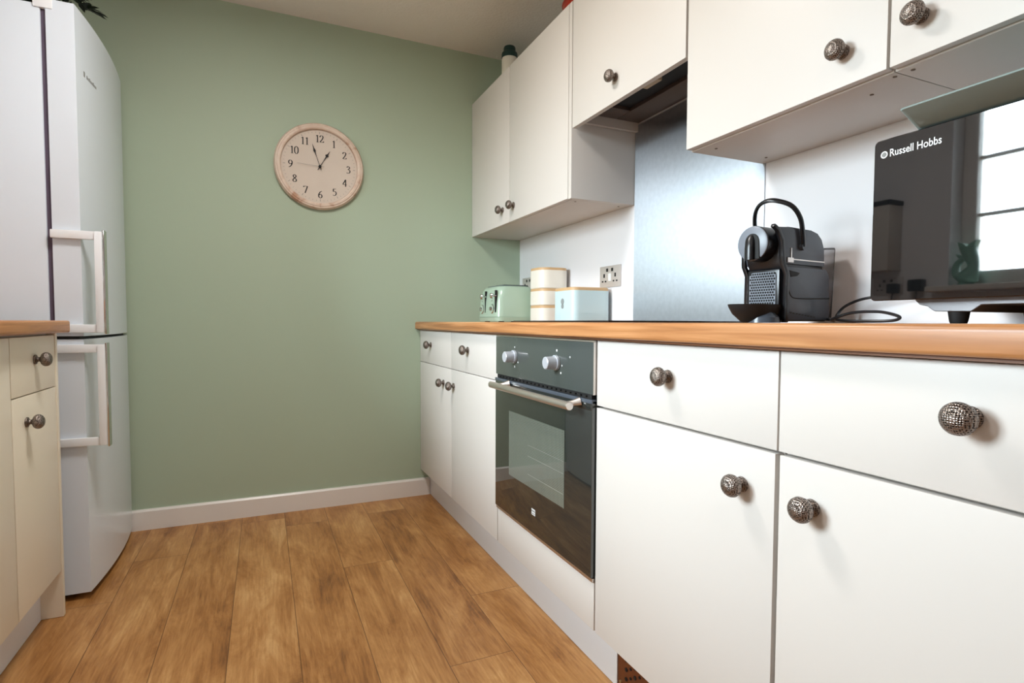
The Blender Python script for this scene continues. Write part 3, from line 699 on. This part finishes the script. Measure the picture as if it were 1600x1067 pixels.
for x in (tx0+0.03, tx1-0.05):
    for y in (ty0+0.03, ty1-0.05): obj('foot', MB().box(x, x+0.02, y, y+0.02, WZ, WZ+0.0045), M['mattblack'], t)
for y in (-0.355, -0.225):
    dl_ = obj('dial', MB().lathe([(0, 0), (0.0225, 0), (0.0225, 0.005), (0.019, 0.007), (0.010, 0.007), (0.009, 0.016), (0, 0.017)], 28, lathe_on((-1, 0, 0), Vector((tx0+0.005, y, WZ+0.062)))), M['chrome'], t)
    obj('dial_ring', MB().lathe([(0.0105, 0.0062), (0.0185, 0.0062), (0.0185, 0.0078), (0.0105, 0.0078)], 28, lathe_on((-1, 0, 0), Vector((tx0+0.005, y, WZ+0.062)))), M['toaster'], dl_)
for y in (-0.390, -0.262):
    obj('slider_track', MB().box(tx0+0.001, tx0+0.012, y-0.002, y+0.002, WZ+0.045, WZ+0.148), M['mattblack'], t)
    lv = MB().tube([(tx0+0.006, y, WZ+0.122), (tx0-0.014, y, WZ+0.122)], 0.004, 10).lathe([(0, 0), (0.010, 0.001), (0.013, 0.006), (0.010, 0.011), (0, 0.013)], 20, lathe_on((-1, 0, 0), Vector((tx0-0.012, y, WZ+0.122))))
    obj('lever', lv, M['chrome'], t)
for y in (-0.345, -0.215):
    for j in range(4): obj('button', MB().cyl((tx0+0.010, y, WZ+0.100+0.011*j), (tx0+0.003, y, WZ+0.100+0.011*j), 0.0032, 10), M['chrome'], t)

# ---------------------------------------------------------------- canisters and bread bin
cz = WZ
for i, (h, lab) in enumerate(((0.076, 'cream oblong storage tin with bamboo lid, lowest in the stack of three'), (0.076, 'cream oblong storage tin with bamboo lid, middle of the stack of three'), (0.094, 'cream oblong storage tin with bamboo lid, topmost of the stack of three'))):
    t = thing('storage_tin', lab, 'storage tin', (0.472, -0.50, cz))
    s = lambda z, k: (z, rrect(0.400+k, 0.548-k, -0.575+k, -0.43-k, 0.045, 7))
    obj('tin', loft([s(cz+0.0002, 0.002), s(cz+0.003, 0.0), s(cz+h-0.012, 0.0)]), M['canister'], t)
    obj('lid', loft([s(cz+h-0.0118, 0.001), s(cz+h-0.001, 0.001), s(cz+h, 0.003)]), M['oak_lid'], t)
    cz += h
t = thing('bread_bin', 'pale blue enamel bin with a light wooden lid before the socket', 'bin', (0.46, -0.82, WZ))
s = lambda z, k: (z, rrect(0.371+k, 0.549-k, -0.905+k, -0.735-k, 0.03, 7))
obj('tin', loft([s(WZ+0.0002, 0.003), s(WZ+0.004, 0), s(WZ+0.126, 0)]), M['bin'], t)
mb = MB()
for j in range(5): mb.prism([(a, b) for a, b in rrect(0.3703, 0.5497, -0.9057, -0.7343, 0.03, 7)], 'z', WZ+0.012+0.006*j, WZ+0.0135+0.006*j)
obj('embossed_band', mb, M['bin'], t)
obj('lid', loft([s(WZ+0.1262, 0.0015), s(WZ+0.136, 0.0015), s(WZ+0.1385, 0.004)]), M['oak_lid'], t)
mb = MB().lathe([(0, 0), (0.0125, 0), (0.0125, 0.0008), (0, 0.0008)], 24, lathe_on((-1, 0, 0), Vector((0.3709, -0.822, WZ+0.083)))).lathe([(0, 0), (0.010, 0), (0.010, 0.0008), (0, 0.0008)], 24, lathe_on((-1, 0, 0), Vector((0.3709, -0.822, WZ+0.064))))
obj('badge', mb, M['badge'], t)

# ---------------------------------------------------------------- coffee machine (local frame: +x front to rear, y across, z up)
t = thing('coffee_machine', 'black capsule coffee machine with raised loop handle on the worktop', 'coffee machine', (0.315, -1.860, WZ), math.radians(6))
L_ = dict(local=True)
W2 = 0.049
side = [(0.014, 0.004), (0.016, 0.113), (0.002, 0.132), (-0.002, 0.150), (-0.006, 0.180), (-0.020, 0.203), (-0.034, 0.212), (0.030, 0.2165), (0.105, 0.2155), (0.132, 0.210), (0.150, 0.196), (0.160, 0.175), (0.163, 0.130), (0.172, 0.120), (0.177, 0.110), (0.182, 0.004)]
far_clip = lambda pp: [(max(a, -0.004), b) for a, b in pp]
obj('body', MB().prism([(max(a, -0.003), b) for a, b in side if not (a < -0.03)], 'y', -W2+0.007, W2-0.007, 0.003, 2), M['black'], t, **L_)
for sg in (-1, 1):
    up_ = [(0.004, 0.132), (0.001, 0.150), (-0.003, 0.181), (-0.017, 0.204), (-0.028, 0.2105), (0.030, 0.2145), (0.104, 0.2135), (0.130, 0.208), (0.147, 0.195), (0.157, 0.174), (0.160, 0.132)]
    lo_ = [(0.018, 0.006), (0.020, 0.113), (0.010, 0.126), (0.160, 0.126), (0.170, 0.118), (0.175, 0.108), (0.180, 0.006)]
    a, b = (-W2, -W2+0.008) if sg < 0 else (W2-0.008, W2)
    if sg > 0: up_ = [(0.004, 0.132), (0.0, 0.150), (-0.002, 0.190), (0.010, 0.206), (0.030, 0.2145), (0.104, 0.2135), (0.130, 0.208), (0.147, 0.195), (0.157, 0.174), (0.160, 0.132)]
    obj('side_panel', MB().prism(up_, 'y', a, b, 0.003, 2), M['charcoal'], t, **L_)
    a, b = (-W2-0.003, -W2+0.008) if sg < 0 else (W2-0.008, W2+0.003)
    obj('side_panel', MB().prism(lo_, 'y', a, b, 0.003, 2), M['charcoal'], t, **L_)
    a, b = (-W2-0.006, -W2+0.004) if sg < 0 else (W2-0.004, W2+0.006)
    rim = [(0.018, 0.001), (0.019, 0.112), (0.006, 0.132), (0.003, 0.150), (-0.001, 0.183), (-0.017, 0.207), (-0.036, 0.2155), (-0.040, 0.209), (-0.026, 0.202), (-0.010, 0.180), (-0.007, 0.150), (-0.004, 0.130), (0.009, 0.110), (0.008, 0.001)]
    if sg > 0: rim = [(0.018, 0.001), (0.019, 0.112), (0.006, 0.132), (0.005, 0.150), (0.005, 0.185), (-0.004, 0.185), (-0.004, 0.150), (-0.003, 0.130), (0.009, 0.110), (0.008, 0.001)]
    obj('edge_rim', MB().prism(rim, 'y', a, b, 0.002, 2), M['black'], t, **L_)
# front grille
gp = obj('front_grille', MB().box(0.002, 0.016, -0.041, 0.041, 0.030, 0.121, 0.004), M['black'], t, **L_)
gf = MB().prism(rrect(-0.034, 0.034, 0.034, 0.1155, 0.010, 4), 'x', -0.0005, 0.0035); obj('grille_plate', gf, M['greyplastic'], gp, **L_)
mb = MB()
for j in range(13):
    for i in range(11):
        y = -0.0305+0.0061*i+(0.003 if j % 2 else 0); z = 0.0385+0.0061*j
        if abs(y) < 0.0315: mb.cyl((-0.0011, y, z), (0.0, y, z), 0.0024, 8)
obj('grille_hole', mb, M['darkhole'], gp, **L_)
# brewing head
zc_ = 0.178
hd = obj('brew_head', MB().lathe([(0, 0), (0.0385, 0), (0.0395, 0.001), (0.0395, 0.060), (0, 0.060)], 48, lathe_on((1, 0, 0), Vector((-0.036, 0, zc_)))), M['black'], t, **L_)
obj('head_disc', MB().lathe([(0, 0), (0.036, 0), (0.0385, 0.0015), (0.0385, 0.004), (0, 0.004)], 48, lathe_on((1, 0, 0), Vector((-0.0395, 0, zc_)))), M['greyplastic'], hd, **L_)
arch = [(-0.021, -0.036)]
for i in range(13):
    a = PI-PI*i/12; arch.append((0.0185*math.cos(a)-0.0008, 0.002+0.020*math.sin(a)))
arch.append((0.019, -0.036))
mb = MB().prism([(y, zc_+z) for y, z in arch], 'x', -0.0415, -0.036, 0.001, 1)
sp = obj('spout', mb, M['mattblack'], hd, **L_)
mb = MB().tube([(-0.040, 0.002, zc_+0.017), (-0.044, 0.002, zc_+0.008), (-0.046, 0.002, zc_-0.010), (-0.046, 0.002, zc_-0.037)], [(0.007, 0.004), (0.010, 0.006), (0.011, 0.007), (0.011, 0.007)], 16, flat=(0, 1, 0))
obj('spout_nozzle', mb, M['black'], hd, **L_)
# drip tray
tr_ = MB(); b = tr_.bm; R = []
def dsh(r, x_s, z):
    o = [(0.006, -r, z)]
    for i in range(17):
        a = -PI/2-PI*i/16; o.append((-x_s*0.30-(x_s*0.70)*abs(math.cos(a)) if False else -0.03*(x_s/0.095)+(-(x_s-0.03*(x_s/0.095)))*max(0, -math.cos(a)), r*math.sin(a), z))
    o.append((0.006, r, z)); return o
secs = [dsh(0.026, 0.055, 0.001), dsh(0.030, 0.060, 0.004), dsh(0.039, 0.084, 0.020), dsh(0.0445, 0.095, 0.036), dsh(0.0455, 0.097, 0.0415), dsh(0.042, 0.0925, 0.0415), dsh(0.040, 0.089, 0.034)]
R = [[b.verts.new(p) for p in s_] for s_ in secs]; m_ = len(R[0])
for A, B in zip(R, R[1:]):
    for i in range(m_): b.faces.new((A[i], A[(i+1) % m_], B[(i+1) % m_], B[i]))
b.faces.new(R[0][::-1]); b.faces.new(R[-1]); bmesh.ops.recalc_face_normals(b, faces=b.faces[:])
obj('drip_tray', tr_, M['mattblack'], t, **L_)
obj('tray_base', MB().lathe([(0, 0), (0.036, 0), (0.034, 0.012), (0.022, 0.024), (0, 0.026)], 30, Matrix.Translation((-0.020, -0.018, 0.0005))), M['charcoal'], t, **L_)
obj('foot_block', MB().box(0.004, 0.03, -0.040, 0.040, 0.001, 0.032, 0.002), M['black'], t, **L_)
# lever handle: a loop across the machine, raised
lp = [(0.066, -0.055, 0.172), (0.062, -0.0555, 0.20), (0.052, -0.055, 0.235), (0.035, -0.045, 0.262), (0.018, -0.020, 0.276), (0.014, 0.003, 0.279), (0.016, 0.024, 0.273), (0.024, 0.040, 0.258), (0.036, 0.050, 0.236), (0.048, 0.054, 0.210), (0.058, 0.055, 0.190), (0.066, 0.054, 0.172)]
lv = obj('lever_handle', MB().tube(spline(lp, 6), (0.0068, 0.0045), 12, flat=(1, 0, 0)), M['black'], t, **L_)
many('handle_pivot', [MB().cyl((0.066, -0.058, 0.172), (0.066, -0.046, 0.172), 0.008, 20), MB().cyl((0.066, 0.046, 0.172), (0.066, 0.058, 0.172), 0.008, 20)], M['charcoal'], lv, **L_)
mb = MB().box(0.02, 0.158, -W2-0.0012, -W2+0.002, 0.1415, 0.144).box(0.028, 0.032, -W2-0.002, -W2+0.002, 0.144, 0.168, 0.001).box(0.015, 0.037, -W2-0.003, -W2+0.002, 0.135, 0.146, 0.001)
obj('seam_trim', mb, M['satin'], t, **L_)
mb = MB().prism([(0.022, 0.1175), (0.060, 0.113), (0.050, 0.106), (0.026, 0.103)], 'y', -W2-0.0042, -W2-0.002, 0.0005, 1); obj('panel_notch', mb, M['mattblack'], t, **L_)
pl_ = spline([(0.021, 0, 0.074), (0.028, 0, 0.062), (0.045, 0, 0.056), (0.10, 0, 0.056), (0.177, 0, 0.058)], 6)
obj('panel_groove', MB().tube([(p.x, -W2-0.0028, p.z) for p in pl_], 0.0014, 8), M['mattblack'], t, **L_)
for k in range(9): obj('vent_slit', MB().box(0.026+0.011*k, 0.033+0.011*k, -W2-0.0034, -W2-0.002, 0.022-0.0012*k, 0.0245-0.0012*k), M['mattblack'], t, **L_)
for y in (-0.015, 0.015): obj('button', MB().lathe([(0, 0), (0.010, 0), (0.010, 0.002), (0.008, 0.004), (0, 0.0045)], 20, Matrix.Translation((0.092, y, 0.2145))), M['black'], t, **L_)
obj('water_tank', MB().prism([(0.163, 0.012), (0.163, 0.172), (0.166, 0.178), (0.212, 0.182), (0.214, 0.176), (0.205, 0.012)], 'y', -0.043, 0.043, 0.003, 2), M['acrylic'], t, **L_)
# power cord: from the machine's rear, a loose loop, then behind the microwave
cp = [(0.178, -0.045, 0.010), (0.15, -0.08, 0.0055), (0.100, -0.105, 0.0085), (0.09, -0.152, 0.022), (0.084, -0.206, 0.024), (0.08, -0.239, 0.018), (0.079, -0.252, 0.011), (0.082, -0.235, 0.0055), (0.087, -0.18, 0.0045), (0.10, -0.125, 0.006), (0.15, -0.085, 0.014), (0.176, -0.089, 0.038), (0.176, -0.127, 0.054), (0.180, -0.17, 0.059), (0.197, -0.25, 0.060), (0.198, -0.33, 0.055)]
obj('power_cord', MB().tube(spline(cp, 8), 0.0032, 8), M['black'], t, **L_)

# ---------------------------------------------------------------- microwave
t = thing('microwave', 'black mirror-fronted microwave oven on the worktop at the right edge', 'microwave', (0.37, -2.41, WZ))
MY0, MY1, MZ0, MZ1 = -2.186, -2.640, 0.928, 1.1905
obj('casing', MB().box(0.224, 0.520, MY1+0.002, MY0-0.002, MZ0+0.003, MZ1-0.001, 0.004), M['mwbody'], t)
b = bmesh.new(); mb = MB()
mb.prism(rrect(MY1, MY0, MZ0, MZ1, 0.008, 4), 'x', 0.200, 0.2235, 0.0015, 1)
d = obj('door', mb, M['mwglass'], t)
mb = MB().prism([(-2.236, 0.931), (-2.246, 0.921), (-2.258, 0.918), (-2.268, 0.910), (-2.318, 0.909), (-2.331, 0.919), (-2.56, 0.919), (-2.565, 0.9095), (-2.61, 0.9095), (-2.62, 0.931)], 'x', 0.232, 0.50, 0.001, 1)
obj('underpan', mb, M['mwpan'], t)
for x in (0.250, 0.47):
    for y in (-2.293, -2.59):
        obj('foot', MB().lathe([(0, 0), (0.0105, 0), (0.0118, 0.003), (0.0142, 0.0185), (0, 0.0185)], 20, Matrix.Translation((x, y, WZ+0.0001))), M['mattblack'], t)
def text_mesh(s_, size, extr=0.0):
    cu = bpy.data.curves.new('t', 'FONT'); cu.body = s_; cu.size = size; cu.offset = size*0.012; cu.resolution_u = 4
    o = bpy.data.objects.new('t', cu); COL.objects.link(o); dg = bpy.context.evaluated_depsgraph_get(); me = bpy.data.meshes.new_from_object(o.evaluated_get(dg))
    mb = MB(); mb.bm.from_mesh(me); bpy.data.objects.remove(o); bpy.data.curves.remove(cu); bpy.data.meshes.remove(me); return mb
# lettering lies on the door (plane x = 0.2), reading towards -y
mb = text_mesh('Russell Hobbs', 0.0168)
wid = max(v.co.x for v in mb.bm.verts); k_ = 0.0765/wid
for v in mb.bm.verts: v.co = Vector((0.1992, -2.2115-v.co.x*k_, 1.1605+v.co.y*1.0))
obj('lettering', mb, M['whiteprint'], d)
mb = MB().lathe([(0, 0), (0.0056, 0), (0.0056, 0.0004), (0, 0.0004)], 24, lathe_on((-1, 0, 0), Vector((0.1998, -2.2030, 1.1655))))
obj('emblem', mb, M['whiteprint'], d)
mb = MB().lathe([(0.0032, 0), (0.0038, 0), (0.0038, 0.0002), (0.0032, 0.0002)], 24, lathe_on((-1, 0, 0), Vector((0.1993, -2.2030, 1.1655)))).box(0.1990, 0.1993, -2.2072, -2.1988, 1.1652, 1.1658).box(0.1990, 0.1993, -2.2033, -2.2027, 1.1613, 1.1697)
obj('emblem_line', mb, M['greyprint'], d)
cp = [(0.30, -2.36, WZ+0.026), (0.29, -2.38, WZ+0.010), (0.285, -2.42, WZ+0.0045), (0.29, -2.50, WZ+0.0045), (0.34, -2.56, WZ+0.0045), (0.42, -2.52, WZ+0.0045), (0.51, -2.45, WZ+0.0045)]
obj('power_cord', MB().tube(spline(cp, 8), 0.0035, 8), M['black'], t)

# tray on the microwave
t = thing('serving_tray', 'sage grey shallow tray lying on top of the microwave', 'tray', (0.35, -2.43, 1.1908))
def ring(x0, x1, y0, y1, r, z): return (z, rrect(x0, x1, y0, y1, r, 6))
zt = 1.1908
mb = loft([ring(0.212, 0.47, -2.60, -2.246, 0.012, zt), ring(0.150, 0.52, -2.65, -2.2535, 0.010, zt+0.0205), ring(0.149, 0.521, -2.651, -2.2525, 0.010, zt+0.0225), ring(0.153, 0.517, -2.647, -2.257, 0.010, zt+0.0225), ring(0.214, 0.466, -2.596, -2.252, 0.010, zt+0.004)])
obj('dish', mb, M['tray'], t, angle=20)

# ---------------------------------------------------------------- things on top of the wall units
t = thing('bottle', 'cream bottle with dark teal screw cap on top of the corner cabinet', 'bottle', (0.40, -0.215, UZ1-0.003))
mz = Matrix.Translation((0.40, -0.215, UZ1-0.003))
obj('flask', MB().lathe([(0, 0.0005), (0.036, 0.0005), (0.039, 0.004), (0.039, 0.165), (0.037, 0.172), (0, 0.172)], 32, mz), M['canister'], t)
obj('cap', MB().lathe([(0, 0.1725), (0.0395, 0.1725), (0.040, 0.190), (0.037, 0.198), (0.030, 0.203), (0.0295, 0.222), (0.026, 0.2275), (0, 0.2285)], 32, mz), M['teal'], t)
t = thing('casserole_pot', 'red enamel pot on top of the corner wall cabinet', 'pot', (0.42, -0.93, UZ1-0.003))
mz = Matrix.Translation((0.42, -0.93, UZ1-0.003))
obj('pan', MB().lathe([(0, 0.0005), (0.08, 0.0005), (0.098, 0.008), (0.102, 0.07), (0.106, 0.074), (0, 0.074)], 40, mz), M['red'], t)
obj('lid', MB().lathe([(0, 0.0745), (0.106, 0.0745), (0.104, 0.08), (0.06, 0.094), (0.014, 0.098), (0.012, 0.104), (0.018, 0.112), (0.014, 0.118), (0, 0.119)], 40, mz), M['red'], t)

# ---------------------------------------------------------------- on the window side, seen mirrored in the microwave door
t = thing('fish_jug', 'jade green glazed gurgling fish jug on the window sill', 'jug', (-1.875, -1.272, WZ0))
bx, by, bz = -1.875, -1.272, WZ0
path = [(bx, by, bz+0.0005), (bx, by, bz+0.005), (bx, by, bz+0.012), (bx, by-0.002, bz+0.022), (bx, by-0.006, bz+0.036), (bx, by-0.018, bz+0.058), (bx, by-0.027, bz+0.078), (bx, by-0.028, bz+0.098), (bx, by-0.022, bz+0.120), (bx, by-0.014, bz+0.140), (bx, by-0.008, bz+0.160), (bx, by-0.006, bz+0.176)]
rad = [0.032, 0.034, 0.028, 0.040, 0.045, 0.033, 0.024, 0.023, 0.027, 0.030, 0.031, 0.036]
obj('body', MB().tube(path, rad, 28), M['jug'], t, angle=60)
tail = spline([(bx, by+0.018, bz+0.032), (bx, by+0.038, bz+0.052), (bx, by+0.044, bz+0.078), (bx, by+0.036, bz+0.104), (bx, by+0.016, bz+0.124), (bx, by-0.006, bz+0.134)], 5)
obj('tail_handle', MB().tube(tail, [0.020-0.009*i/(len(tail)-1) for i in range(len(tail))], 16), M['jug'], t, angle=60)
mb = MB()
mb.prism([(by+0.030, bz+0.125), (by+0.046, bz+0.150), (by+0.030, bz+0.146), (by+0.015, bz+0.138)], 'x', bx-0.008, bx+0.008, 0.002, 1)
mb.prism([(by+0.024, bz+0.172), (by+0.034, bz+0.205), (by+0.008, bz+0.196), (by-0.006, bz+0.180), (by-0.022, bz+0.196), (by-0.046, bz+0.208), (by-0.034, bz+0.172)], 'x', bx-0.020, bx+0.020, 0.003, 2)
obj('fin', mb, M['jug'], t)
socket('chrome double socket on the window wall at the fridge end', -0.925, 1.085, 0.15, 0.088, False, WX, 1)
t = thing('plug', 'black plug in the chrome double socket on the window wall', 'plug', (WX+0.02, -0.965, 1.06))
obj('plug_body', MB().box(WX+0.0085, WX+0.045, -0.99, -0.94, 1.045, 1.095, 0.006), M['black'], t)
obj('plug_cord', MB().tube(spline([(WX+0.03, -0.965, 1.046), (WX+0.035, -0.965, 1.0), (WX+0.03, -0.99, 0.93), (WX+0.04, -1.03, 0.896), (WX+0.04, -1.2, 0.896)], 6), 0.003, 8), M['black'], t)
t = thing('phone_charger', 'black charger block on the window wall near the sill', 'charger', (WX+0.02, -1.075, 1.06))
obj('charger_body', MB().box(WX+0.0003, WX+0.05, -1.11, -1.045, 1.05, 1.11, 0.008), M['black'], t)
obj('charger_cord', MB().tube(spline([(WX+0.03, -1.08, 1.051), (WX+0.035, -1.08, 0.98), (WX+0.05, -1.10, 0.897), (WX+0.06, -1.25, 0.896)], 6), 0.003, 8), M['black'], t)
t = thing('wall_box', 'pale wall-mounted box with a black top on the window wall', 'box', (WX+0.06, -0.87, 1.16))
obj('case', MB().box(WX+0.0005, WX+0.11, -0.985, -0.75, 1.16, 1.49, 0.003), M['carcass'], t)
obj('cover', MB().box(WX+0.0005, WX+0.115, -0.99, -0.745, 1.4905, 1.515, 0.004), M['mattblack'], t)

for o in COL.objects:
    if o.parent is None and 'category' in o:
        n = o.name.split('.')[0]; right = o.location.x > -0.5
        g = {'base_cabinet': 'base cabinets under the right-hand worktop' if right else 'warm-tinted white base cabinets on the left', 'wall_cabinet': 'white wall cabinets along the right wall',
             'storage_tin': 'stacked storage tins in the corner', 'plinth': 'white plinth boards', 'added_fill_fixture': 'added ceiling fill lights', 'worktop': 'wood-effect worktops', 'wall_socket': 'metal wall sockets'}.get(n)
        if g: o['group'] = g
